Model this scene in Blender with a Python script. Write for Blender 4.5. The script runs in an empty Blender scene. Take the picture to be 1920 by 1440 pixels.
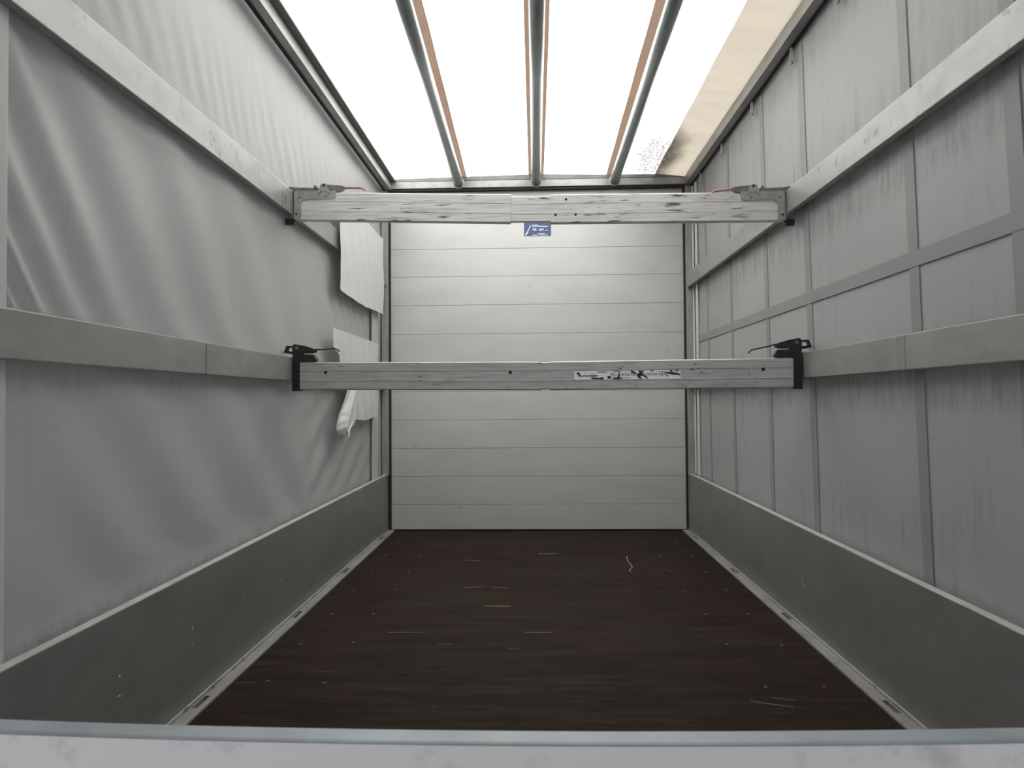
import bpy, bmesh, math, random
from mathutils import Vector, Matrix, noise
random.seed(7)
R = math.radians
S = bpy.context.scene
col = S.collection

# ------------------------------------------------------------------ camera
YAW, PIT, ROL = R(1.896), R(1.281), R(.4235)
cam = bpy.data.cameras.new('camera'); camo = bpy.data.objects.new('camera', cam); col.objects.link(camo)
cam.sensor_width = 36; cam.lens = 1300 / 1920 * 36; cam.clip_start = .02
fwd = Vector((-math.sin(YAW) * math.cos(PIT), math.cos(YAW) * math.cos(PIT), math.sin(PIT)))
rgt0 = fwd.cross(Vector((0, 0, 1))).normalized(); up0 = rgt0.cross(fwd)
rgt = rgt0 * math.cos(ROL) - up0 * math.sin(ROL)
up = up0 * math.cos(ROL) + rgt0 * math.sin(ROL)
m = Matrix((rgt, up, -fwd)).transposed().to_4x4(); m.translation = Vector((0, 0, .96))
camo.matrix_world = m
cam.dof.use_dof = True; cam.dof.focus_distance = 3.4; cam.dof.aperture_fstop = 5.6
S.camera = camo

# ------------------------------------------------------------------ light
w = bpy.data.worlds.new('world'); S.world = w; w.use_nodes = True
bg = w.node_tree.nodes['Background']; bg.inputs[0].default_value = (.90, .94, 1.0, 1); bg.inputs[1].default_value = .34
sun = bpy.data.lights.new('sun', 'SUN'); sun.energy = 29.5; sun.angle = R(2); sun.color = (1, .985, .96)
suno = bpy.data.objects.new('sun', sun); col.objects.link(suno)
suno.rotation_euler = Vector((.25, -.50, -1.0)).to_track_quat('-Z', 'Y').to_euler()   # from the front of the truck, high
vs = S.view_settings
vs.view_transform = 'Standard'; vs.look = 'None'; vs.gamma = 1; vs.use_curve_mapping = False; vs.exposure = 0.0

# ------------------------------------------------------------------ dimensions (metres, floor z = 0, camera above y = 0)
XL, XR = -1.09, 1.11            # inner faces of side boards and slats
YB, YG = 5.12, 1.15             # front wall of the truck box, tailgate
TL, TR = -1.135, 1.165          # tarpaulin planes
ZS = .417                       # side board top

# ------------------------------------------------------------------ material helpers
def nodes(name):
    mt = bpy.data.materials.new(name); mt.use_nodes = True
    nt = mt.node_tree; nt.nodes.clear()
    out = nt.nodes.new('ShaderNodeOutputMaterial')
    return mt, nt, out
def coords(nt, scale, rot=(0, 0, 0)):
    tc = nt.nodes.new('ShaderNodeTexCoord'); mp = nt.nodes.new('ShaderNodeMapping')
    mp.inputs['Scale'].default_value = scale; mp.inputs['Rotation'].default_value = rot
    nt.links.new(tc.outputs['Object'], mp.inputs['Vector']); return mp.outputs[0]
def nz(nt, vec, scale=1, detail=4, rough=.6):
    n = nt.nodes.new('ShaderNodeTexNoise'); n.inputs['Scale'].default_value = scale
    n.inputs['Detail'].default_value = detail; n.inputs['Roughness'].default_value = rough
    nt.links.new(vec, n.inputs['Vector']); return n.outputs['Fac']
def ramp(nt, fac, lo, hi):
    r = nt.nodes.new('ShaderNodeMapRange'); r.interpolation_type = 'SMOOTHSTEP'
    r.inputs['From Min'].default_value = lo; r.inputs['From Max'].default_value = hi
    nt.links.new(fac, r.inputs['Value']); return r.outputs[0]
def math_(nt, op, a, b):
    n = nt.nodes.new('ShaderNodeMath'); n.operation = op
    for i, v in enumerate((a, b)):
        if isinstance(v, (int, float)): n.inputs[i].default_value = v
        else: nt.links.new(v, n.inputs[i])
    return n.outputs[0]
def mixc(nt, fac, a, b):
    n = nt.nodes.new('ShaderNodeMix'); n.data_type = 'RGBA'
    if isinstance(fac, (int, float)): n.inputs[0].default_value = fac
    else: nt.links.new(fac, n.inputs[0])
    for i, v in ((6, a), (7, b)):
        if isinstance(v, tuple): n.inputs[i].default_value = v + (1,) if len(v) == 3 else v
        else: nt.links.new(v, n.inputs[i])
    return n.outputs[2]
def bump(nt, h, strength, dist=.002):
    b = nt.nodes.new('ShaderNodeBump'); b.inputs['Strength'].default_value = strength; b.inputs['Distance'].default_value = dist
    nt.links.new(h, b.inputs['Height']); return b.outputs[0]
def g(v): return (v, v, v)
def principled(nt, out, color, rough=.5, metal=0., normal=None, spec=.5):
    p = nt.nodes.new('ShaderNodeBsdfPrincipled')
    if isinstance(color, tuple): p.inputs['Base Color'].default_value = color + (1,)
    else: nt.links.new(color, p.inputs['Base Color'])
    p.inputs['Roughness'].default_value = rough; p.inputs['Metallic'].default_value = metal
    p.inputs['Specular IOR Level'].default_value = spec
    if normal: nt.links.new(normal, p.inputs['Normal'])
    nt.links.new(p.outputs[0], out.inputs[0]); return p
def plain(name, c, rough=.5, metal=0.):
    mt, nt, out = nodes(name)
    f = nz(nt, coords(nt, g(60)), 1, 3)
    cc = mixc(nt, ramp(nt, f, .3, .8), tuple(x * 1.06 for x in c), tuple(x * .86 for x in c))
    principled(nt, out, cc, rough, metal); return mt
def worn(name, c, dark, sc, lo, hi, rough=.45, metal=.6, amt=1., sc2=None, lo2=.62, hi2=.72, dark2=None, bmp=.15, light=None):
    """worn metal: streaky tone variation (sc = stretched noise scale) and a layer of scuffs (sc2)"""
    mt, nt, out = nodes(name)
    f1 = nz(nt, coords(nt, sc), 1, 6, .65)
    c1 = mixc(nt, math_(nt, 'MULTIPLY', ramp(nt, f1, lo, hi), amt), c, dark)
    big = nz(nt, coords(nt, g(3.1)), 1, 3)
    c1 = mixc(nt, math_(nt, 'MULTIPLY', ramp(nt, big, .42, .75), .35), c1, light or tuple(x * 1.18 for x in c))
    if sc2:
        f2 = nz(nt, coords(nt, sc2), 1, 5, .55)
        msk = nz(nt, coords(nt, g(4.7)), 1, 2)
        k = math_(nt, 'MULTIPLY', ramp(nt, f2, lo2, hi2), ramp(nt, msk, .38, .6))
        c1 = mixc(nt, k, c1, dark2 or tuple(x * .35 for x in dark))
    principled(nt, out, c1, rough, metal, bump(nt, f1, bmp)); return mt

M = {}
M['bar'] = worn('scuffed_bar_aluminium', (.66, .655, .63), (.42, .415, .40), (5, 60, 130), .42, .72, .45, .35, sc2=(9, 40, 75), lo2=.565, hi2=.66, dark2=(.10, .10, .097))
M['bar_low'] = worn('dirty_bar_aluminium', (.50, .50, .485), (.34, .337, .325), (6, 60, 110), .40, .70, .45, .35, sc2=(22, 40, 75), lo2=.61, hi2=.70, dark2=(.12, .12, .115))
M['slat'] = worn('weathered_slat_aluminium', (.33, .33, .318), (.235, .237, .227), (9, 3, 7), .4, .75, .42, .45, sc2=(40, 26, 16), lo2=.57, hi2=.72, dark2=(.15, .15, .14), light=(.44, .436, .42))
M['slat_low'] = worn('green_grey_slat_aluminium', (.32, .335, .315), (.26, .272, .255), (9, 4, 9), .4, .75, .42, .4, sc2=(40, 16, 22), lo2=.67, hi2=.76, dark2=(.12, .12, .11))
M['board'] = worn('anodised_side_board', (.24, .236, .229), (.20, .196, .19), (3, 3, 6), .35, .75, .48, .35, sc2=(9, 9, 16), lo2=.66, hi2=.78, dark2=(.16, .155, .15), bmp=.04)
M['cap'] = worn('bright_edge_aluminium', (.62, .62, .60), (.45, .45, .43), (6, 6, 6), .4, .7, .42, .4)
M['rail'] = worn('roof_rail_aluminium', (.34, .335, .322), (.25, .246, .235), (7, 3, 9), .4, .7, .45, .5, sc2=(20, 12, 20), lo2=.66, hi2=.76, dark2=(.2, .19, .18))
M['rail_dark'] = worn('dark_rail_lip', (.17, .168, .165), (.11, .11, .11), (7, 3, 9), .4, .7, .5, .3)
M['header'] = worn('mottled_header_aluminium', (.30, .30, .29), (.215, .215, .207), (12, 8, 22), .42, .66, .4, .4, sc2=(30, 20, 40), lo2=.66, hi2=.72, dark2=(.2, .2, .19))
M['post'] = worn('galvanised_post', (.34, .36, .34), (.26, .275, .26), (30, 30, 6), .4, .7, .5, .4, sc2=(60, 60, 25), lo2=.68, hi2=.74, dark2=(.1, .1, .1))
M['plate'] = worn('zinc_bracket_plate', (.36, .365, .34), (.24, .245, .225), (25, 25, 25), .35, .75, .45, .5, sc2=(70, 70, 70), lo2=.66, hi2=.74, dark2=(.08, .08, .07))
M['steel'] = worn('dark_latch_steel', (.22, .22, .205), (.10, .10, .095), (40, 40, 40), .35, .7, .4, .6)
M['tube'] = worn('galvanised_roof_tube', (.30, .335, .33), (.22, .245, .24), (40, 4, 40), .4, .7, .32, .7)
M['red'] = plain('faded_red_grip', (.36, .19, .175), .5)
M['black'] = plain('black_plastic', (.012, .012, .012), .5)
M['navy'] = plain('dark_blue_plastic', (.010, .011, .022), .5)
M['hole'] = plain('dark_hole', (.008, .008, .007), .8)
M['gasket'] = plain('black_gasket', (.012, .012, .011), .7)
M['white_plastic'] = plain('white_label_film', (.86, .86, .85), .45)
M['ink'] = plain('dark_print', (.05, .05, .06), .6)
M['scrape'] = plain('black_scrape', (.018, .018, .018), .7)
M['blue'] = plain('blue_label_film', (.048, .075, .185), .4)
M['print'] = plain('white_print', (.74, .77, .85), .5)
M['rivet'] = plain('rivet_aluminium', (.42, .42, .40), .4, .6)
M['screw'] = plain('floor_screw_steel', (.10, .095, .09), .45, .4)
M['bead'] = plain('pale_tarp_bead', (.66, .66, .64), .5)

def back_mat():
    mt, nt, out = nodes('painted_wall_profile')
    a = nz(nt, coords(nt, (2.5, 2, 9)), 1, 5); b = nz(nt, coords(nt, (14, 3, 26)), 1, 6, .6); ms = nz(nt, coords(nt, g(1.9)), 1, 2)
    c = mixc(nt, ramp(nt, a, .3, .8), (.56, .56, .548), (.50, .50, .488))
    k = math_(nt, 'MULTIPLY', ramp(nt, b, .64, .74), ramp(nt, ms, .45, .65))
    c = mixc(nt, math_(nt, 'MULTIPLY', k, .7), c, (.30, .30, .29))
    principled(nt, out, c, .42, .15, bump(nt, a, .03)); return mt
M['plank'] = back_mat()

def tarp_mat(name, c, dirt, trans, tcol, slats=(), streak=(3, 34, 3.2), dscale=1.):
    """coated truck tarpaulin: vertical grime streaks, rubbing marks beside the slats, weave bump, a little light coming through"""
    mt, nt, out = nodes(name)
    tc = nt.nodes.new('ShaderNodeTexCoord'); sx = nt.nodes.new('ShaderNodeSeparateXYZ'); nt.links.new(tc.outputs['Object'], sx.inputs[0])
    a = nz(nt, coords(nt, streak), 1, 6, .62); bl = nz(nt, coords(nt, g(2.3)), 1, 4)
    k = math_(nt, 'MULTIPLY', math_(nt, 'MULTIPLY', ramp(nt, a, .46, .72), ramp(nt, bl, .35, .68)), .55 * dscale)
    cc = mixc(nt, k, c, dirt)
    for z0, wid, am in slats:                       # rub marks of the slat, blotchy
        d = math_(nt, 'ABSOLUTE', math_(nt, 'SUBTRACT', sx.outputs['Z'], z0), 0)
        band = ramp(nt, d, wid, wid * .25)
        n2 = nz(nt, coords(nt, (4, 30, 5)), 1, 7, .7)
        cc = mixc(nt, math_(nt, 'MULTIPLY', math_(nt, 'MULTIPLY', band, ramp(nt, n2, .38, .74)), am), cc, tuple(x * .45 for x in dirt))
    wv = nz(nt, coords(nt, g(900)), 1, 2); wr = nz(nt, coords(nt, (18, 18, 7)), 1, 4)
    hgt = math_(nt, 'ADD', math_(nt, 'MULTIPLY', wv, .05), wr)
    p = nt.nodes.new('ShaderNodeBsdfPrincipled'); nt.links.new(cc, p.inputs['Base Color'])
    p.inputs['Roughness'].default_value = .5; p.inputs['Specular IOR Level'].default_value = .35
    b = bump(nt, hgt, .25, .004); nt.links.new(b, p.inputs['Normal'])
    t = nt.nodes.new('ShaderNodeBsdfTranslucent'); t.inputs[0].default_value = tcol + (1,)
    mx = nt.nodes.new('ShaderNodeMixShader'); mx.inputs[0].default_value = trans
    nt.links.new(p.outputs[0], mx.inputs[1]); nt.links.new(t.outputs[0], mx.inputs[2]); nt.links.new(mx.outputs[0], out.inputs[0])
    return mt
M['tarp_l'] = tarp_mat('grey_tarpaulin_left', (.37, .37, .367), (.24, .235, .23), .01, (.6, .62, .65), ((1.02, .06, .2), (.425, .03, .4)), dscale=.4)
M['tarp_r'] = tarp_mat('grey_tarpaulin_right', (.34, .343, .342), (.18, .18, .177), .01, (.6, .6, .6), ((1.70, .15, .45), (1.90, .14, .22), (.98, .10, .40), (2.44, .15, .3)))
M['strap'] = tarp_mat('woven_strap_grey', (.255, .255, .253), (.18, .18, .178), .005, (.5, .5, .5))
M['patch'] = tarp_mat('white_patch_cloth', (.63, .63, .62), (.46, .45, .44), .03, (.8, .8, .8), dscale=.3)
M['strip'] = tarp_mat('pale_tarp_border', (.52, .53, .52), (.4, .4, .39), .03, (.7, .7, .7))

def roof_mat(name, tcol, refl, stain=False):
    mt, nt, out = nodes(name)
    f = nz(nt, coords(nt, (3, 8, 1)), 1, 4)
    c = mixc(nt, ramp(nt, f, .3, .8), tcol, tuple(x * .93 for x in tcol))
    if stain:      # mould and dirt blotch in the front right corner of the roof cloth
        tc = nt.nodes.new('ShaderNodeTexCoord'); vm = nt.nodes.new('ShaderNodeVectorMath'); vm.operation = 'SUBTRACT'
        nt.links.new(tc.outputs['Object'], vm.inputs[0]); vm.inputs[1].default_value = (.83, 4.72, 2.60)
        sc = nt.nodes.new('ShaderNodeVectorMath'); sc.operation = 'MULTIPLY'; sc.inputs[1].default_value = (4.6, 1.5, 2)
        nt.links.new(vm.outputs[0], sc.inputs[0])
        ln = nt.nodes.new('ShaderNodeVectorMath'); ln.operation = 'LENGTH'; nt.links.new(sc.outputs[0], ln.inputs[0])
        bl = nz(nt, coords(nt, (85, 60, 60)), 1, 5, .6); b2 = nz(nt, coords(nt, (7, 5, 7)), 1, 3)
        k = math_(nt, 'MULTIPLY', ramp(nt, math_(nt, 'ADD', ln.outputs['Value'], math_(nt, 'MULTIPLY', b2, .5)), 1.30, .62), math_(nt, 'ADD', math_(nt, 'MULTIPLY', ramp(nt, bl, .28, .66), .5), .5))
        c = mixc(nt, k, c, tuple(x * (.05 if tcol[0] > .8 else .5) for x in tcol))
    t = nt.nodes.new('ShaderNodeBsdfTranslucent'); nt.links.new(c, t.inputs[0])
    d = nt.nodes.new('ShaderNodeBsdfDiffuse'); d.inputs[0].default_value = refl + (1,)
    ad = nt.nodes.new('ShaderNodeMixShader'); ad.inputs[0].default_value = .42
    nt.links.new(t.outputs[0], ad.inputs[1]); nt.links.new(d.outputs[0], ad.inputs[2]); nt.links.new(ad.outputs[0], out.inputs[0])
    return mt
M['roof'] = roof_mat('translucent_white_roof_cloth', (.86, .86, .85), (.8, .8, .79), True)
M['band'] = roof_mat('tan_roof_reinforcing_band', (.155, .108, .082), (.24, .185, .15))
M['cream'] = roof_mat('cream_roof_border', (.29, .265, .225), (.5, .46, .4), True)

def floor_mat():
    mt, nt, out = nodes('brown_phenolic_plywood')
    a = nz(nt, coords(nt, (2.2, 16, 1)), 1, 6, .6); b = nz(nt, coords(nt, (1.3, 2.0, 1)), 1, 4)
    c = mixc(nt, ramp(nt, a, .3, .75), (.016, .0098, .0072), (.030, .020, .015))
    c = mixc(nt, math_(nt, 'MULTIPLY', ramp(nt, b, .45, .75), .6), c, (.030, .022, .016))
    s = nz(nt, coords(nt, (3.5, 150, 1)), 1, 3, .5); sm = nz(nt, coords(nt, (1.6, 4, 1)), 1, 3)
    c = mixc(nt, math_(nt, 'MULTIPLY', math_(nt, 'MULTIPLY', ramp(nt, s, .62, .70), ramp(nt, sm, .45, .60)), .6), c, (.12, .095, .07))
    d = nz(nt, coords(nt, (6, 26, 1)), 1, 4, .6); dm = nz(nt, coords(nt, (1.1, 1.4, 1), (0, 0, 1)), 1, 2)
    c = mixc(nt, math_(nt, 'MULTIPLY', ramp(nt, d, .6, .68), ramp(nt, dm, .45, .6)), c, (.005, .004, .0035))
    v = nt.nodes.new('ShaderNodeTexVoronoi'); v.inputs['Scale'].default_value = 9; nt.links.new(coords(nt, g(1)), v.inputs['Vector'])
    c = mixc(nt, math_(nt, 'MULTIPLY', ramp(nt, v.outputs['Distance'], .045, .02), .7), c, (.16, .135, .11))
    principled(nt, out, c, .7, 0, bump(nt, a, .1, .001), .08); return mt
M['floor'] = floor_mat()
def gate_mat():
    mt, nt, out = nodes('painted_tailgate')
    a = nz(nt, coords(nt, (9, 9, 9)), 1, 5, .65)
    c = mixc(nt, ramp(nt, a, .55, .75), (.84, .825, .845), (.62, .615, .63))
    principled(nt, out, c, .4, .1); return mt
M['gate'] = gate_mat()
M['gate_edge'] = worn('cool_grey_edge_profile', (.38, .415, .435), (.31, .34, .355), g(5), .35, .7, .45, .2)
M['edge'] = worn('floor_edge_aluminium', (.36, .36, .345), (.26, .26, .25), (12, 5, 12), .35, .7, .45, .35, sc2=(30, 14, 30), lo2=.6, hi2=.7, dark2=(.1, .1, .095))
M['ground'] = worn('asphalt', (.066, .066, .066), (.048, .048, .048), g(8), .3, .7, .9, 0)

# ------------------------------------------------------------------ geometry helpers
def tag(o, label=None, cat=None, group=None, kind=None):
    if label: o['label'] = label
    if cat: o['category'] = cat
    if group: o['group'] = group
    if kind: o['kind'] = kind
    return o
def empty(name, loc):
    o = bpy.data.objects.new(name, None); o.location = loc; o.empty_display_size = .05; col.objects.link(o); return o
def base(parent):
    v = Vector((0, 0, 0))
    while parent is not None:
        v += Vector(parent.location); parent = parent.parent
    return v
def link(name, bm, mat, parent=None, smooth=False, orig=None):
    """bm is in world coordinates; the object keeps local coordinates below its parent"""
    off = base(parent)
    o3 = Vector(orig) if orig is not None else off
    bmesh.ops.translate(bm, verts=bm.verts, vec=-o3)
    bmesh.ops.recalc_face_normals(bm, faces=bm.faces)
    me = bpy.data.meshes.new(name); bm.to_mesh(me); bm.free()
    me.materials.append(mat)
    for p in me.polygons: p.use_smooth = smooth
    o = bpy.data.objects.new(name, me); col.objects.link(o); o.parent = parent
    o.location = o3 - off
    return o
def box(bm, x0, x1, y0, y1, z0, z1, bev=0.):
    r = bmesh.ops.create_cube(bm, size=1)
    for v in r['verts']: v.co = Vector(((x0 + x1) / 2 + v.co.x * (x1 - x0), (y0 + y1) / 2 + v.co.y * (y1 - y0), (z0 + z1) / 2 + v.co.z * (z1 - z0)))
    if bev:
        es = list({e for v in r['verts'] for e in v.link_edges})
        bmesh.ops.bevel(bm, geom=es, offset=bev, segments=2, affect='EDGES', profile=.6)
def prism(bm, pts, d0, d1):
    """closed 2-D outline (list of 3-D points) extruded from +d0 to +d1 (vectors)"""
    d0, d1 = Vector(d0), Vector(d1); n = len(pts)
    a = [bm.verts.new(Vector(p) + d0) for p in pts]; b = [bm.verts.new(Vector(p) + d1) for p in pts]
    for i in range(n): bm.faces.new((a[i], a[(i + 1) % n], b[(i + 1) % n], b[i]))
    bm.faces.new(a); bm.faces.new(b[::-1])
def tube(bm, pts, r, seg=16, cap=True):
    pts = [Vector(p) for p in pts]; rings = []
    for i, p in enumerate(pts):
        d = (pts[min(i + 1, len(pts) - 1)] - pts[max(i - 1, 0)]).normalized()
        u = d.cross(Vector((0, 0, 1)));
        if u.length < 1e-3: u = Vector((1, 0, 0))
        u.normalize(); v = d.cross(u); rr = r[i] if isinstance(r, (list, tuple)) else r
        rings.append([bm.verts.new(p + (u * math.cos(2 * math.pi * k / seg) + v * math.sin(2 * math.pi * k / seg)) * rr) for k in range(seg)])
    for a, b in zip(rings, rings[1:]):
        for k in range(seg): bm.faces.new((a[k], a[(k + 1) % seg], b[(k + 1) % seg], b[k]))
    if cap: bm.faces.new(rings[0]); bm.faces.new(rings[-1][::-1])
def grid(bm, us, vs_, fn):
    vv = [[bm.verts.new(fn(u, v)) for v in vs_] for u in us]
    for i in range(len(us) - 1):
        for j in range(len(vs_) - 1): bm.faces.new((vv[i][j], vv[i + 1][j], vv[i + 1][j + 1], vv[i][j + 1]))
def lin(a, b, n): return [a + (b - a) * i / (n - 1) for i in range(n)]
def sstep(a, b, x):
    t = max(0, min(1, (x - a) / (b - a))); return t * t * (3 - 2 * t)
def win(x, a, b, s): return sstep(a, a + s, x) * (1 - sstep(b - s, b, x))
def struct(name, bm, mat, label=None, smooth=False, parent=None):
    o = link(name, bm, mat, parent, smooth)
    if parent is None: o['kind'] = 'structure'
    if label: o['label'] = label
    return o

# ================================================================== the box: floor, walls, roof
bm = bmesh.new(); box(bm, -40, 40, -40, 45, -1.06, -1.0); struct('ground', bm, M['ground'], 'asphalt yard below the truck')
bm = bmesh.new(); box(bm, XL + .045, XR - .045, YG - .01, YB, -.03, -.004); floor = struct('floor', bm, M['floor'], 'dark brown scratched plywood load floor')
# floor screws in rows
scr = []
for y in (1.62, 2.0, 2.37, 2.755, 3.14, 3.52, 3.9, 4.3, 4.7):
    for x in (-.93, -.728, .748, .946): scr.append((x + random.uniform(-.012, .012), y + random.uniform(-.015, .015)))
bm = bmesh.new(); bmesh.ops.create_cone(bm, cap_ends=True, segments=10, radius1=.0075, radius2=.006, depth=.003)
sme = bpy.data.meshes.new('screw'); bm.to_mesh(sme); bm.free(); sme.materials.append(M['screw'])
for x, y in scr:
    o = bpy.data.objects.new('screw', sme); o.location = (x, y, -.0035); o.parent = floor; col.objects.link(o)

# floor edge rails with lashing slots
def edge_rail(name, s, lab):
    xo = XL if s < 0 else XR                     # outer edge (at side board), inner edge 45 mm in
    xi = xo - s * .046
    sl = [(2.155, 2.245), (3.05, 3.145), (3.85, 3.95), (4.755, 4.875)]
    bm = bmesh.new(); y = YG
    za, zb = -.06, .003
    def bx(a, b, y0, y1, z0=za, z1=zb): box(bm, min(a, b), max(a, b), y0, y1, z0, z1)
    for a, b in sl:
        bx(xo, xi, y, a); bx(xo, xo - s * .008, a, b); bx(xo - s * .026, xi, a, b); y = b
    bx(xo, xi, y, YB - .01)
    bx(xo, xo - s * .005, YG, YB - .01, zb, .012)
    o = struct(name, bm, M['edge'], lab)
    for a, b in sl:
        b2 = bmesh.new(); box(b2, min(xo - s * .009, xo - s * .025), max(xo - s * .009, xo - s * .025), a + .002, b - .002, -.0595, -.052)
        link('slot_bottom', b2, M['hole'], o)
        b2 = bmesh.new(); tube(b2, [(xo - s * .017, a, -.030), (xo - s * .017, (a + b) / 2, -.012), (xo - s * .017, b, -.030)], .0035, 8)
        link('lashing_bar', b2, M['plate'], o, True)
    return o
edge_rail('trim_1', -1, 'aluminium floor edge rail with lashing slots below the torn tarpaulin side')
edge_rail('trim_2', 1, 'aluminium floor edge rail with lashing slots below the strapped tarpaulin side')

# front wall: twelve horizontal profiles in front of a dark backing
bm = bmesh.new(); box(bm, -1.16, 1.19, YB + .012, YB + .03, -.05, 2.62)
wb = struct('wall_back', bm, M['gasket'], 'end wall of horizontal white profiles')
zz = [0.006, .19, .396, .603, .812, 1.022, 1.246 - .012, 1.448, 1.662, 1.875, 2.081, 2.292, 2.52]
for a, b in zip(zz, zz[1:]):
    bm = bmesh.new(); box(bm, -1.066, 1.096, YB - .006 + random.uniform(-.001, .001), YB + .011, a + .0009, b - .0009, .0015)
    link('plank', bm, M['plank'], wb)
# header beam over the front wall
bm = bmesh.new(); box(bm, -1.085, 1.105, 5.06, 5.115, 2.522, 2.576, .003)
hd = struct('trim_3', bm, M['header'], 'mottled aluminium header beam above the end wall')
bm = bmesh.new(); prism(bm, [(-1.085, 5.056, 2.5755), (1.105, 5.056, 2.5755), (1.105, 5.056, 2.594), (.5, 5.056, 2.601), (.02, 5.056, 2.612), (-.5, 5.056, 2.603), (-1.085, 5.056, 2.592)], (0, 0, 0), (0, .03, 0))
link('header_lip', bm, M['rail_dark'], hd)
bm = bmesh.new(); box(bm, -1.08, 1.10, 5.07, 5.11, 2.506, 2.523); link('gasket', bm, M['gasket'], hd)

# roof cloth: arched, dropping towards the front wall
def zroof(x, y):
    zc = 2.624 + .012 * (5.1 - y); t = min(1, abs(x) / 1.14)
    return 2.575 + (zc - 2.575) * (1 - t ** 4) + .003 * math.sin(y * 9 + x * 3)
bm = bmesh.new(); grid(bm, lin(TL, TR, 41), lin(YG - .02, YB + .012, 45), lambda x, y: Vector((x, y, zroof(x, y))))
ceil = struct('ceiling', bm, M['roof'], 'translucent white roof tarpaulin', True)
for x0, x1 in ((-.549, -.494), (.021, .020), (.594, .565)):
    bm = bmesh.new(); grid(bm, [-.056, 0, .056], lin(YG, YB, 40), lambda d, y: (lambda x: Vector((x, y, zroof(x, y) - .005)))(x0 + (x1 - x0) * (5.05 - y) / 3.87 + d))
    link('reinforcing_band', bm, M['band'], ceil, True)
bm = bmesh.new(); grid(bm, lin(0, 1, 14), lin(YG, YB, 45), lambda u, y: (lambda x: Vector((x, y, zroof(x, y) - .005)))(.888 + .008 * (5.1 - y) / 2.3 + u * (1.15 - .888 - .008 * (5.1 - y) / 2.3)))
link('border_strip', bm, M['cream'], ceil, True)

# unseen sheet added over the rear roof to darken the near end
bm = bmesh.new(); grid(bm, lin(TL - .01, TR + .01, 30), lin(YG - .05, 1.80, 16), lambda x, y: Vector((x, y, zroof(max(TL, min(TR, x)), y) + .014 + .006 * noise.noise(Vector((x * 3, y * 4, 9))))))
o = struct('added_roof_shade', bm, M['tarp_l'], 'added unseen grey sheet shading the roof end', True)
sol = o.modifiers.new('thickness', 'SOLIDIFY'); sol.thickness = .006

# roof rails
bm = bmesh.new()
box(bm, XL - .002, XL + .036, YG, 5.09, 2.514, 2.519); box(bm, XL + .032, XL + .036, YG, 5.09, 2.519, 2.573)
t4 = struct('trim_4', bm, M['rail'], 'aluminium roof rail with double lip above the torn tarpaulin')
bm = bmesh.new(); box(bm, XL + .034, XL + .074, YG, 5.09, 2.573, 2.585, .002); link('upper_lip', bm, M['rail_dark'], t4)
bm = bmesh.new(); box(bm, XL - .022, XL - .003, YG, 5.09, 2.512, 2.575); link('gasket', bm, M['gasket'], t4)
bm = bmesh.new()
box(bm, XR - .008, XR + .034, YG, 5.09, 2.514, 2.519); box(bm, XR - .008, XR - .003, YG, 5.09, 2.519, 2.578); box(bm, XR - .008, XR + .03, YG, 5.09, 2.578, 2.582)
t5 = struct('trim_5', bm, M['rail'], 'warm-toned aluminium roof rail above the strapped tarpaulin')
bm = bmesh.new(); box(bm, XR + .034, XR + .046, YG, 5.09, 2.508, 2.58); link('gasket', bm, M['gasket'], t5)

# corner posts
def post(name, x0, x1, y0, y1, z0, z1, lab, mat):
    bm = bmesh.new(); box(bm, x0, x1, y0, y1, z0, z1, .003); return struct(name, bm, mat, lab)
p = post('trim_6', -1.126, -1.078, 5.06, 5.115, ZS - .01, 2.512, 'galvanised corner post beside the torn white patches', M['post'])
bm = bmesh.new(); box(bm, -1.0785, -1.067, 5.09, 5.113, .01, 2.506); link('gasket', bm, M['gasket'], p)
p = post('trim_7', 1.107, 1.156, 5.06, 5.115, ZS - .01, 2.512, 'galvanised corner post beside the strapped tarpaulin', M['post'])
bm = bmesh.new(); box(bm, 1.0965, 1.1075, 5.09, 5.113, .01, 2.506); link('gasket', bm, M['gasket'], p)
post('trim_8', -1.134, -1.118, YG + .02, 1.43, ZS - .03, 2.512, 'pale rear corner post behind the slats', M['strip'])

# ------------------------------------------------------------------ left tarpaulin with folds
def fold(y, z):
    p = y + .71 * z; d = 0
    mid = win(z, 1.10, 1.86, .12)
    gp = 2.3 * math.log(max(.05, p - 2.15) / .2); md = .75 + .6 * noise.noise(Vector((p * 3.3, z * .8, 5)))
    d += .0115 * md * mid * math.exp(-((y - 1.40) / .75) ** 2) * math.sin(2 * math.pi * gp)
    d += .0050 * mid * win(y, 1.7, 3.9, .7) * math.sin(2 * math.pi * p / .47 + 1.2 * math.sin(p * 2.1))
    low = win(z, .40, 1.10, .15)
    d += .0075 * low * win(y, 1.3, 3.6, .5) * math.sin(2 * math.pi * (y + .9 * z) / .46 + .8 * math.sin(p * 3))
    q = y - 1.6 * z
    d += .0055 * win(z, .40, 1.02, .14) * win(y, 3.3, 4.74, .30) * math.sin(2 * math.pi * q / .36)
    d += .005 * win(z, 1.3, 1.7, .1) * win(y, 3.7, 4.74, .15) * math.sin(2 * math.pi * (y + .35 * z) / .17 + math.sin(9 * y))
    top = win(z, 1.9, 2.58, .12)
    d += .0022 * top * win(y, 1.2, 5.0, .4) * noise.noise(Vector(((y + .45 * z) * 9, (z - .9 * y) * 1.6, 3.1)))
    d += .0011 * top * (1 + noise.noise(Vector((y * 3, z * 3, 1)))) * math.exp(-((z - 2.02 - .02 * y) / .16) ** 2) * math.sin(2 * math.pi * (y + .5 * z) / .11 + 2 * math.sin(y * 5))
    d += .004 * noise.noise(Vector((y * 1.7, z * 1.9, 0)))
    return max(-.02, min(.0185, d))
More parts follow.
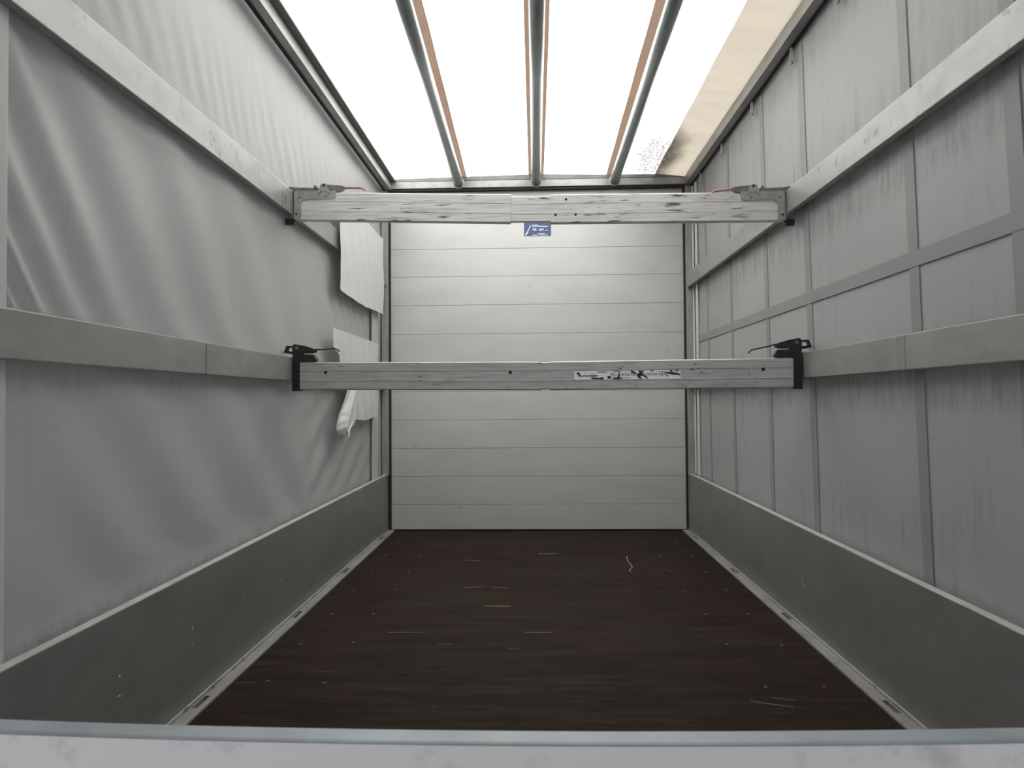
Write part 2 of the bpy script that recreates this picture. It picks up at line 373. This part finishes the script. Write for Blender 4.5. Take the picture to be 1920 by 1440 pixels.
bm = bmesh.new(); grid(bm, lin(YG, YB, 270), lin(.36, 2.60, 150), lambda y, z: Vector((TL + fold(y, z) * (1 - sstep(2.5, 2.6, z)) * sstep(.36, .44, z), y, z)))
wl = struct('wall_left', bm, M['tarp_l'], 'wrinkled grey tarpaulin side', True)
bm = bmesh.new(); grid(bm, lin(4.72, 4.915, 5), lin(ZS - .01, 2.05, 40), lambda y, z: Vector((-1.120 + .002 * math.sin(z * 9), y, z)))
link('border_strip', bm, M['strip'], wl, True)

# right tarpaulin with woven straps
def rfold(y, z): return .004 * noise.noise(Vector((y * 2.1, z * .9, 7))) + .002 * noise.noise(Vector((y * 7, z * 1.2, 2)))
bm = bmesh.new(); grid(bm, lin(YG, YB, 120), lin(.36, 2.60, 70), lambda y, z: Vector((TR + rfold(y, z), y, z)))
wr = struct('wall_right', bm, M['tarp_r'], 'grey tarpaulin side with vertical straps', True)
def vstrap(y0, wid, z0=.38, z1=2.56):
    bm = bmesh.new()
    lean = .05
    f = lambda y, z: y + lean * (z - 1.5)
    grid(bm, [y0 - wid / 2, y0 - wid / 2 + .001, y0 + wid / 2 - .001, y0 + wid / 2], lin(z0, z1, 40),
         lambda y, z: Vector((TR + rfold(f(y, z), z) - (.004 if abs(y - y0) < wid / 2 - .0005 else .0005), f(y, z), z)))
    link('vertical_strap', bm, M['strap'], wr)
for y0, wid in ((4.69, .03), (4.12, .045), (3.50, .05), (2.97, .055), (2.16, .055), (1.695, .06)): vstrap(y0, wid)
bm = bmesh.new(); grid(bm, lin(YG, 4.95, 60), [1.355, 1.356, 1.405, 1.406], lambda y, z: Vector((TR + rfold(y, z) - (.0055 if 1.3555 < z < 1.4055 else .001), y, z)))
link('horizontal_strap', bm, M['strap'], wr)
for y0, y1 in ((4.925, 4.965), (5.035, 5.055)):
    bm = bmesh.new(); box(bm, TR - .016, TR - .006, y0, y1, ZS, 2.5, .002); link('edge_bead', bm, M['bead'], wr)

# ================================================================== things
# ---- side boards
def side_board(s, lab):
    xo = XL if s < 0 else XR
    r = empty('side_board', (xo + s * .0125, 3.1, .012))
    a, b = sorted((xo, xo + s * .024))
    bm = bmesh.new(); box(bm, a, b, YG + .02, 5.085, .012, ZS - .006, .002); link('panel', bm, M['board'], r)
    bm = bmesh.new(); box(bm, a - .001, b + .001, YG + .02, 5.085, ZS - .006, ZS, .002); link('top_edge', bm, M['cap'], r)
    bm = bmesh.new(); a2, b2 = sorted((xo - s * .004, xo + s * .02)); box(bm, a2, b2, 5.03, 5.084, .012, ZS - .008, .002); link('end_fitting', bm, M['board'], r)
    if s < 0:
        bm = bmesh.new(); bmesh.ops.create_uvsphere(bm, u_segments=8, v_segments=5, radius=.005)
        for v in bm.verts: v.co.x *= .5
        me = bpy.data.meshes.new('rivet'); bm.to_mesh(me); bm.free(); me.materials.append(M['rivet'])
        for i in range(9):
            for z in (.243, .192):
                o = bpy.data.objects.new('rivet', me); o.parent = r; col.objects.link(o)
                o.location = Vector((xo, 1.405 + .386 * i, z)) - Vector(r.location)
    return tag(r, lab, 'side board', 'drop side boards')
side_board(-1, 'grey aluminium drop side board with rivets below the wrinkled torn tarpaulin')
side_board(1, 'smooth grey aluminium drop side board below the tarpaulin with vertical straps')

# ---- slats along the sides
def slat(s, z0, z1, mat, lab, y1=5.06):
    xo = XL if s < 0 else XR
    a, b = sorted((xo, xo + s * .025))
    bm = bmesh.new(); box(bm, a, b, YG + .03, y1, z0, z1, .003)
    o = link('side_rail', bm, mat, None, orig=((a + b) / 2, (YG + y1) / 2, z0))
    return tag(o, lab, 'rail', 'side rails')
slat(-1, 1.803, 1.912, M['slat'], 'stained upper aluminium side rail along the wrinkled torn tarpaulin')
slat(-1, 1.051, 1.158, M['slat_low'], 'greenish grey lower aluminium side rail along the wrinkled torn tarpaulin')
slat(1, 1.766, 1.868, M['slat'], 'scuffed upper aluminium side rail across the vertical straps of the tarpaulin')
slat(1, 1.040, 1.147, M['slat_low'], 'grey lower aluminium side rail across the vertical straps of the tarpaulin')

# ---- roof tubes
for x0, x1, lab in ((-.549, -.494, 'galvanised roof tube beside the roof rail with double lip'), (.021, .020, 'middle galvanised roof tube above the blue sticker'), (.594, .565, 'galvanised roof tube beside the cream roof border')):
    a, b = Vector((x0, 5.075, 2.558)), Vector((x1, YG + .03, 2.572))
    d = (b - a).normalized()
    r = empty('roof_tube', a)
    bm = bmesh.new(); tube(bm, [a, b], .034, 24); link('pipe', bm, M['tube'], r, True)
    bm = bmesh.new(); tube(bm, [a - Vector((0, -.01, .004)), a + d * .012, a + d * .013, a + d * .05], [.042, .042, .039, .039], 24); link('end_cap', bm, M['tube'], r, True)
    tag(r, lab, 'roof tube', 'roof tubes')

# ---- tailgate
r = empty('tailgate', (0, YG - .02, 0))
def zg(x): return .417 + .0125 * (min(1.3, abs(x + .06) / .85)) ** 2
prof = [(YG + .002, -.0045), (YG + .002, -.004), (YG - .002, .0), (YG - .038, .0), (YG - .042, -.002), (YG - .043, -.004), (YG - .043, -.0045)]
xs = lin(XL - .02, XR + .02, 40)
bm = bmesh.new(); rows = [[bm.verts.new((x, y, zg(x) + z)) for y, z in prof] for x in xs]
for a, b in zip(rows, rows[1:]):
    for k in range(len(prof)): bm.faces.new((a[k], a[(k + 1) % len(prof)], b[(k + 1) % len(prof)], b[k]))
bm.faces.new(rows[0]); bm.faces.new(rows[-1][::-1])
o = link('top_edge', bm, M['gate_edge'], r, False)
bm = bmesh.new(); rows = [[bm.verts.new((x, y, z if z < 0 else zg(x) - .0042)) for y, z in ((YG, -.05), (YG, 1), (YG - .042, 1), (YG - .042, -.05))] for x in xs]
for a, b in zip(rows, rows[1:]):
    for k in range(4): bm.faces.new((a[k], a[(k + 1) % 4], b[(k + 1) % 4], b[k]))
bm.faces.new(rows[0]); bm.faces.new(rows[-1][::-1])
link('panel', bm, M['gate'], r)
tag(r, 'pale painted tailgate board closing the load floor across the open end', 'tailgate')

# ---- white cloth patches on the wrinkled tarpaulin
def cloth(name, y0, y1, z0, z1, x, amp, k, lab, ny=60, nzv=40, edge=0., curl=None):
    bm = bmesh.new()
    def f(u, v):
        y = y0 + (y1 - y0) * u; z = z0 + (z1 - z0) * v
        z += edge * noise.noise(Vector((u * 6, v * 2, k))) * (1 if v in (0, 1) else .3) + .006 * math.sin(u * 7 + k) * (1 - v)
        y += .007 * noise.noise(Vector((v * 6, u, k + 5)))
        xx = x + amp * math.sin(2 * math.pi * (y + .45 * z) / .19 + 1.3 * math.sin(y * 5 + k)) * (.35 + .65 * u) * (1 - .5 * v) + amp * .8 * noise.noise(Vector((y * 4, z * 5, k)))
        if curl: xx, y, z = curl(xx, y, z, u, v)
        return Vector((xx, y, z))
    grid(bm, lin(0, 1, ny), lin(0, 1, nzv), f)
    o = link(name, bm, M['patch'], None, True, orig=(x, (y0 + y1) / 2, z0))
    return tag(o, lab, 'cloth patch')
def c1(x, y, z, u, v): return x + .012 * (1 - sstep(0, .06, u)), y, z
def c2(x, y, z, u, v):
    k = (1 - sstep(0, .09, u)) * (1 - sstep(.1, .5, v)); return x + .028 * k, y + .03 * k, z + .012 * k
cloth('cloth_patch', 3.782, 4.925, 1.568, 2.12, -1.081, .0042, 1.3, 'upper white cloth patch hanging over the rail end by the corner post', curl=c1)
cloth('cloth_patch', 3.672, 4.735, 1.170, 1.352, -1.078, .005, 4.1, 'middle white cloth patch with curled corner below a gap in the patches', curl=c2)
cloth('cloth_patch', 4.06, 4.735, .842, 1.172, -1.080, .007, 7.7, 'lower cloth patch with vertical folds under the load bar')
# torn strip hanging from the lower patch
bm = bmesh.new()
def tail(u, v):                       # v 0 top .. 1 tip
    zt = 1.12 - .385 * v + .018 * noise.noise(Vector((u * 7, 0, 4))) * v
    yl = 3.93 - .25 * sstep(0, .8, v) + .10 * sstep(.8, 1, v); yr = 4.16 - .10 * v - .20 * sstep(.72, 1, v)
    zt -= .0 if v < .7 else -.05 * u * sstep(.7, 1, v)
    y = yl + (yr - yl) * u + .016 * noise.noise(Vector((u * 3, v * 16, 1))) * (.4 + v)
    x = -1.060 + .030 * math.sin(math.pi * min(1, u * 1.15)) * (.4 + .6 * v) + .006 * math.sin(u * 14 + v * 5)
    return Vector((x, y, zt))
grid(bm, lin(0, 1, 24), lin(0, 1, 40), tail)
o = link('torn_strip', bm, M['patch'], None, True, orig=(-1.06, 4.05, .735))
tag(o, 'torn ragged white cloth strip dangling below the load bar', 'cloth strip')

# ---- hooks for the straps below the roof rail
for y, nth in ((2.60, 'fifth from the corner post'), (3.07, 'fourth from the corner post'), (3.63, 'third from the corner post'), (4.215, 'second from the corner post'), (4.76, 'the one next to the corner post')):
    bm = bmesh.new(); n = 20; zc = 2.468; x = TR - .020
    ro = [(x, y + .013 * math.cos(2 * math.pi * k / n), zc + (.020 if math.sin(2 * math.pi * k / n) >= 0 else -.020) + .013 * math.sin(2 * math.pi * k / n)) for k in range(n)]
    tube(bm, ro + ro[:2], .0045, 8, False)
    o = link('strap_hook', bm, M['plate'], None, True, orig=(x, y, zc))
    tag(o, 'small oval metal strap hook below the roof rail, ' + nth, 'hook', 'strap hooks below the roof rail')

# ---- load bars
def barframe(P0, P1):
    P0, P1 = Vector(P0), Vector(P1); u = (P1 - P0).normalized(); up_ = Vector((0, 0, 1)); v = up_.cross(u).normalized(); w_ = u.cross(v)
    return P0, u, v, w_, (P1 - P0).length
def profile(h, t, ins=0.):
    """closed (v, w) outline of the plank: v=0 is the face towards the tailgate, two fine grooves in it"""
    e = .004
    pts = [(e + ins, ins), (ins, e + ins)]
    for c, dep in ((.335, -.0016), (.665, .0022)):
        z = h * c
        pts += [(ins, z - .002), (ins + dep, z - .001), (ins + dep, z + .001), (ins, z + .002)]
    pts += [(ins, h - e - ins), (e + ins, h - ins), (t - e - ins, h - ins), (t - ins, h - e - ins), (t - ins, e + ins), (t - e - ins, ins)]
    return pts
def plank_between(name, P0, P1, h, t, ins, mat, parent):
    P, u, v, w_, L = barframe(P0, P1)
    bm = bmesh.new(); pr = [P + v * a + w_ * b for a, b in profile(h, t, ins)]
    prism(bm, pr, (0, 0, 0), u * L)
    return link(name, bm, mat, parent)
def face_disc(name, c, v, rad, mat, parent, dep=.003, seg=14):
    bm = bmesh.new(); u = Vector((v.y, -v.x, 0)).normalized(); w_ = Vector((0, 0, 1))
    pts = [c + (u * math.cos(2 * math.pi * k / seg) + w_ * math.sin(2 * math.pi * k / seg)) * rad for k in range(seg)]
    prism(bm, pts, -v * .0008, v * dep); return link(name, bm, mat, parent)
H, T = .129, .032
# upper bar -------------------------------------------------------
YU = 3.075
ub = empty('load_bar', (0, YU, 1.742))
lt = plank_between('outer_profile', (-1.080, YU + .012, 1.779), (-.1035, YU + .004, 1.7495), H, T, 0, M['bar'], ub)
sv = plank_between('inner_profile', (-.14, YU + .004, 1.7495), (.11, YU + .002, 1.7465), H - .002, T, .0055, M['bar'], ub)
rt = plank_between('outer_profile', (.0755, YU + .002, 1.745), (1.098, YU - .012, 1.735), H, T, 0, M['bar'], ub)
for x, z in ((.145, 1.850), (.098, 1.781), (.187, 1.781)): face_disc('rivet_hole', Vector((x, YU + .0015 - (x - .08) * .014, z)), Vector((0, 1, 0)), .0055, M['hole'], rt, .002)
def bracket_upper(s, cx, cy, cz):
    """angle plate with cam latch and red grip; (cx,cy,cz) upper outer corner of the plate, s=+1 points to the right"""
    def P(x, z, y=0.): return Vector((cx + s * x, cy + y, cz + z))
    def arc(x, z, r, a0, a1, n=6): return [P(x + r * math.cos(R(a0 + (a1 - a0) * k / n)), z + r * math.sin(R(a0 + (a1 - a0) * k / n))) for k in range(n + 1)]
    bm = bmesh.new()
    pts = [P(0, 0), P(.195, 0)] + arc(.178, -.022, .016, 0, -90) + arc(.060, -.063, .025, 90, 180) + arc(.023, -.117, .012, 0, -90) + [P(0, -.129)]
    prism(bm, pts, (0, -.004, 0), (0, .001, 0))
    pl = link('end_bracket', bm, M['plate'], ub)
    bm = bmesh.new(); a, b = sorted((cx - s * .002, cx + s * .003)); box(bm, a, b, cy - .004, cy + .038, cz - .129, cz + .001); link('end_face', bm, M['plate'], pl)
    for x, z in ((.026, -.028), (.150, -.026), (.014, -.105)): face_disc('rivet', P(x, z, -.0045), Vector((0, 1, 0)), .005, M['hole'] if z < -.1 else M['steel'], pl, .003)
    # hook arm lying over the slat
    bm = bmesh.new(); prism(bm, [P(-.024, .022), P(-.026, .018), P(-.006, .007), P(.004, .003), P(.115, .003), P(.118, .014), P(.02, .018)], (0, .004, 0), (0, .026, 0)); arm = link('hook_arm', bm, M['steel'], ub)
    face_disc('pin', P(.099, .018, .001), Vector((0, 1, 0)), .008, M['steel'], arm, .02)
    # yoke
    bm = bmesh.new()
    yk = [P(.128, .030), P(.150, .030)] + [P(.160, .012), P(.168, -.012), P(.160, -.013)] + arc(.140, -.016, .019, 10, 170, 8) + [P(.119, -.013), P(.112, -.012), P(.120, .012)]
    prism(bm, yk, (0, -.009, 0), (0, -.004, 0)); y2 = link('latch_yoke', bm, M['plate'], ub)
    face_disc('pin', P(.141, .022, -.0095), Vector((0, 1, 0)), .006, M['hole'], y2, .003)
    # lever with grip
    bm = bmesh.new(); prism(bm, [P(.146, .028), P(.222, .022), P(.232, .016), P(.224, .004), P(.204, -.005), P(.190, -.003), P(.178, .006), P(.150, .006)], (0, -.002, 0), (0, .022, 0)); lv = link('lever', bm, M['steel'], ub)
    dz = 0 if s > 0 else -.006
    bm = bmesh.new(); tube(bm, [P(.222, .014, .01), P(.24, .0145, .01), P(.30, .014 + dz, .01), P(.312, .010 + dz, .01), P(.324, .001 + dz, .01)], [.006, .006, .006, .005, .004], 10); link('grip', bm, M['red'], lv, True)
    # hook claw below the slat
    bm = bmesh.new(); a, b = sorted((cx - s * .040, cx + s * .002)); box(bm, a, b, cy + .002, cy + .03, cz - .150, cz - .122, .004); link('hook_claw', bm, M['black'], ub)
bracket_upper(1, XL + .004, YU + .012, 1.9105)
bracket_upper(-1, XR - .004, YU - .012, 1.8665)
tag(ub, 'upper scuffed aluminium load bar with angle brackets and red latch grips', 'load bar', 'load bars across the box')

# lower bar -------------------------------------------------------
lb = empty('load_bar', (0, 3.0, 1.0))
HB = .1235
A0, A1 = Vector((-1.0555, 3.075, 1.0105)), Vector((.0245, 2.994, .9995)); B0, B1 = Vector((.0365, 2.993, .9995)), Vector((1.0715, 2.905, 1.0005))
a_ = plank_between('outer_profile', A0, A1, HB, T, 0, M['bar_low'], lb)
i_ = plank_between('inner_profile', A1 - (A1 - A0).normalized() * .04, B0 + (B1 - B0).normalized() * .06, HB, T, .003, M['bar_low'], lb)
b_ = plank_between('outer_profile', B0 + (B1 - B0).normalized() * .028, B1, HB, T, 0, M['bar_low'], lb)
bu = (B1 - B0).normalized(); bv = Vector((0, 0, 1)).cross(bu).normalized()
au = (A1 - A0).normalized(); av = Vector((0, 0, 1)).cross(au).normalized()
for x in (-.934, -.104): face_disc('rivet_hole', A0 + au * (x - A0.x) + Vector((0, 0, .0775)), av, .0075, M['hole'], a_, .002)
face_disc('rivet_hole', B0 + bu * (.953 - B0.x) + Vector((0, 0, .0775)), bv, .0075, M['hole'], b_, .002)
def clamp_lower(s, O, u, rod):
    """black plastic end clamp; O lower outer corner of the bar end, u points along the bar to the inside"""
    v = Vector((0, 0, 1)).cross(u * s).normalized()
    def P(a, z, d=0.): return O + u * a + v * d + Vector((0, 0, z))
    cl = bmesh.new(); prism(cl, [P(-.0325, -.006), P(.002, -.006), P(.002, .128), P(-.0325, .128)], -v * .004, v * .036); body = link('end_clamp', cl, M['black'], lb)
    for z0, z1 in ((.008, .062), (.072, .115)):
        bm = bmesh.new(); prism(bm, [P(-.026, z0), P(-.007, z0), P(-.007, z1), P(-.026, z1)], -v * .006, -v * .003); link('insert', bm, M['navy'], body)
    bm = bmesh.new(); prism(bm, [P(-.0325, .126), P(.066, .126), P(.076, .130), P(.076, .138), P(.064, .158), P(-.0325, .160)], -v * .001, v * .032); link('saddle', bm, M['black'], body)
    # claw over the slat with a slot
    bm = bmesh.new(); prism(bm, [P(-.074, .166), P(-.066, .166), P(-.058, .190), P(-.02, .190), P(-.02, .196), P(-.062, .198), P(-.072, .172)], v * 0, v * .03)
    prism(bm, [P(-.066, .164), P(-.020, .158), P(-.020, .170), P(-.060, .174)], v * 0, v * .03)
    prism(bm, [P(-.034, .164), P(-.014, .160), P(-.014, .196), P(-.034, .194)], v * 0, v * .03); link('claw', bm, M['black'], body)
    bm = bmesh.new(); prism(bm, [P(-.022, .156), P(.006, .156), P(.012, .164), P(.050, .164), P(.068, .168), P(.072, .180), P(.055, .188), P(.02, .198), P(-.022, .205), P(-.030, .202)], -v * .002, v * .030); lv = link('lever', bm, M['black'], body)
    face_disc('pin', P(-.012, .188, -.004), v, .008, M['steel'], lv, .003)
    bm = bmesh.new(); tube(bm, [P(a, z, .012) for a, z in rod], .0032, 8); link('release_rod', bm, M['black'], lv, True)
clamp_lower(1, A0, au, [(.066, .182), (.10, .181), (.160, .186), (.172, .180), (.182, .172)])
clamp_lower(-1, B1, -bu, [(.066, .182), (.10, .173), (.165, .160), (.174, .152), (.178, .146)])
# label on the bar
def on_bar(x, z): return B0 + bu * (x - B0.x) + Vector((0, 0, z - .9995))
def flat(name, pts, mat, parent, d0, d1):
    bm = bmesh.new(); prism(bm, pts, -bv * d1, -bv * d0); return link(name, bm, mat, parent)
lz0, lz1 = 1.0425, 1.0795
lab = flat('printed_label', [on_bar(.170, lz0), on_bar(.6165, lz0), on_bar(.6165, lz1 - .001), on_bar(.170, lz1)], M['white_plastic'], b_, .0002, .0008)
lab['label'] = 'scraped white printed label'
def text_mesh(name, s_, size, loc, rot, mat, parent, sp=1., bold=0., sx=1., shear=0.):
    c = bpy.data.curves.new(name, 'FONT'); c.body = s_; c.size = size; c.space_character = sp; c.offset = bold; c.extrude = .0002; c.shear = shear
    o = bpy.data.objects.new(name, c); col.objects.link(o)
    dg = bpy.context.evaluated_depsgraph_get(); me = bpy.data.meshes.new_from_object(o.evaluated_get(dg))
    bpy.data.objects.remove(o); me.materials.append(mat)
    o = bpy.data.objects.new(name, me); col.objects.link(o); o.parent = parent
    o.location = Vector(loc) - base(parent); o.rotation_euler = rot; o.scale = (sx, 1, 1); return o
ang = math.atan2(bu.y, bu.x)
text_mesh('lettering', 'AJ-Zwischenwandversprg', .0205, on_bar(.323, 1.0575) - bv * .0011, (R(90), 0, ang), M['ink'], lab, 1.22, .0002, .93)
text_mesh('lettering', 'Ladungssicherung', .0085, on_bar(.338, 1.0465) - bv * .0011, (R(90), 0, ang), M['ink'], lab, 1.1)
def blob(pts, mat=M['scrape']): flat('scrape_mark', [on_bar(x, z) for x, z in pts], mat, lab, .0014, .0019)
for cx, cz, ln, th, an in ((.190, 1.066, .020, .007, -60), (.184, 1.071, .010, .006, 20), (.255, 1.0585, .030, .0045, 6), (.218, 1.0585, .06, .0028, 0), (.245, 1.064, .03, .0018, 35), (.262, 1.0475, .05, .006, -3), (.287, 1.0465, .016, .010, 0), (.318, 1.0515, .020, .009, 8), (.290, 1.0745, .045, .0028, 0), (.352, 1.0775, .035, .002, 0),
                           (.357, 1.053, .026, .007, 70), (.352, 1.046, .035, .006, 0), (.420, 1.072, .030, .007, -32), (.450, 1.071, .028, .008, -58), (.458, 1.074, .014, .006, 50), (.447, 1.061, .024, .008, -20), (.445, 1.050, .026, .008, -55), (.470, 1.053, .032, .005, -35), (.497, 1.0772, .016, .003, 0),
                           (.560, 1.069, .07, .003, -8), (.583, 1.0655, .045, .008, -9), (.605, 1.062, .018, .006, -22), (.577, 1.077, .014, .005, -40), (.600, 1.076, .025, .003, 0)):
    ca, sa = math.cos(R(an)), math.sin(R(an)); n = 9; pp = []
    for k in range(n):
        t = 2 * math.pi * k / n; rr = random.uniform(.75, 1.1); x_, z_ = ln * .56 * math.cos(t) * rr, th * .68 * math.sin(t) * rr
        pp.append((cx + ca * x_ - sa * z_, min(lz1 - .0005, max(lz0 + .0005, cz + sa * x_ + ca * z_))))
    blob(pp)
tag(lb, 'lower scuffed aluminium load bar with black end clamps and a scraped white label', 'load bar', 'load bars across the box')

# ---- blue sticker on the end wall
yw = YB - .0075
bm = bmesh.new(); box(bm, -.071, .128, yw - .0008, yw + .002, 2.169, 2.286)
st = link('wall_sticker', bm, M['blue'], None, orig=(.028, yw, 2.169)); tag(st, 'blue sticker with white print on the end wall below the upper load bar', 'sticker')
def sprint(pts):
    bm = bmesh.new(); prism(bm, [(x, yw - .001, z) for x, z in pts], (0, -.0006, 0), (0, 0, 0)); link('print_mark', bm, M['print'], st)
def seg(x0, z0, x1, z1, t):
    d = Vector((x1 - x0, z1 - z0)).normalized() * t / 2; sprint([(x0 - d.y, z0 + d.x), (x1 - d.y, z1 + d.x), (x1 + d.y, z1 - d.x), (x0 + d.y, z0 - d.x)])
seg(-.060, 2.174, -.045, 2.203, .010); seg(-.043, 2.209, -.021, 2.250, .006); seg(-.043, 2.206, -.038, 2.216, .012)
seg(.034, 2.2415, .107, 2.2385, .006); seg(.031, 2.186, .083, 2.186, .004); seg(-.012, 2.1755, .032, 2.1755, .004); seg(.042, 2.1755, .104, 2.1755, .004)
text_mesh('lettering', 'DIN', .025, (-.010, yw - .0018, 2.2365), (R(90), 0, 0), M['print'], st, 1, .0006)
text_mesh('lettering', '800', .025, (-.010, yw - .0018, 2.2085), (R(90), 0, 0), M['print'], st, .9, .0006, .88)
text_mesh('lettering', 'daN', .025, (.036, yw - .0018, 2.2085), (R(90), 0, 0), M['print'], st, .9, .0004, .9, .25)
text_mesh('lettering', 'max', .012, (.083, yw - .0018, 2.2085), (R(90), 0, 0), M['print'], st, 1, .0002)

# ---- scratches in the floor coating and on a side board, joints in the lower rails
M['scratch'] = plain('pale_scratch', (.17, .135, .10), .7)
M['chip'] = plain('pale_chip', (.42, .40, .36), .7)
def scratch(pts, wid, mat, parent, nrm=(0, 0, 1)):
    bm = bmesh.new(); n = Vector(nrm); P = [Vector(p) for p in pts]
    for a, b in zip(P, P[1:]):
        d = (b - a).normalized(); sd = d.cross(n).normalized() * wid / 2
        prism(bm, [a - sd - d * wid * .3, a + sd - d * wid * .3, b + sd * .6 + d * wid * .3, b - sd * .6 + d * wid * .3], (0, 0, 0), n * .0006)
    return link('scratch_mark', bm, mat, parent)
for x0, y0, x1, y1, wd in ((-.618, 2.885, -.464, 2.887, .004), (-.24, 3.254, -.125, 3.255, .010), (-.048, 2.891, .058, 2.892, .005), (.678, 2.25, .797, 2.21, .004), (.75, 2.279, .818, 2.256, .003), (-.373, 3.576, -.264, 3.587, .007),
                           (-.222, 3.577, -.139, 3.567, .007), (-.394, 2.749, -.33, 2.75, .003), (-1.03, 2.366, -.975, 2.372, .003), (.015, 4.355, .131, 4.355, .012), (-.435, 4.182, -.338, 4.168, .010), (-.118, 2.699, -.072, 2.7, .003)):
    scratch([(x0, y0, -.004), ((x0 * .6 + x1 * .4), (y0 + y1) / 2 + .001, -.004), (x1, y1, -.004)], wd, M['scratch'], floor)
scratch([(x, y, -.004) for x, y in ((.552, 4.282), (.543, 4.169), (.547, 4.102), (.551, 4.024), (.521, 3.936), (.525, 3.9))], .0045, M['chip'], floor)
boards = [o for o in bpy.data.objects if o.name.startswith('side_board')]
bR = [o for o in boards if o.location.x > 0][0]
scratch([(XR - .0001, 2.95, .222), (XR - .0001, 2.952, .20), (XR - .0001, 2.95, .182), (XR - .0001, 2.93, .175)], .004, M['chip'], bR, (-1, 0, 0))
rails = {(o.location.x > 0, o.location.z > 1.4): o for o in bpy.data.objects if o.name.startswith('side_rail')}
bm = bmesh.new(); box(bm, XL - .001, XL + .0008, 2.262, 2.268, 1.056, 1.153); link('joint_seam', bm, M['rail_dark'], rails[(False, False)])
bm = bmesh.new(); box(bm, XR - .0010, XR + .001, 2.114, 2.163, 1.043, 1.144); link('splice_band', bm, M['strap'], rails[(True, False)])
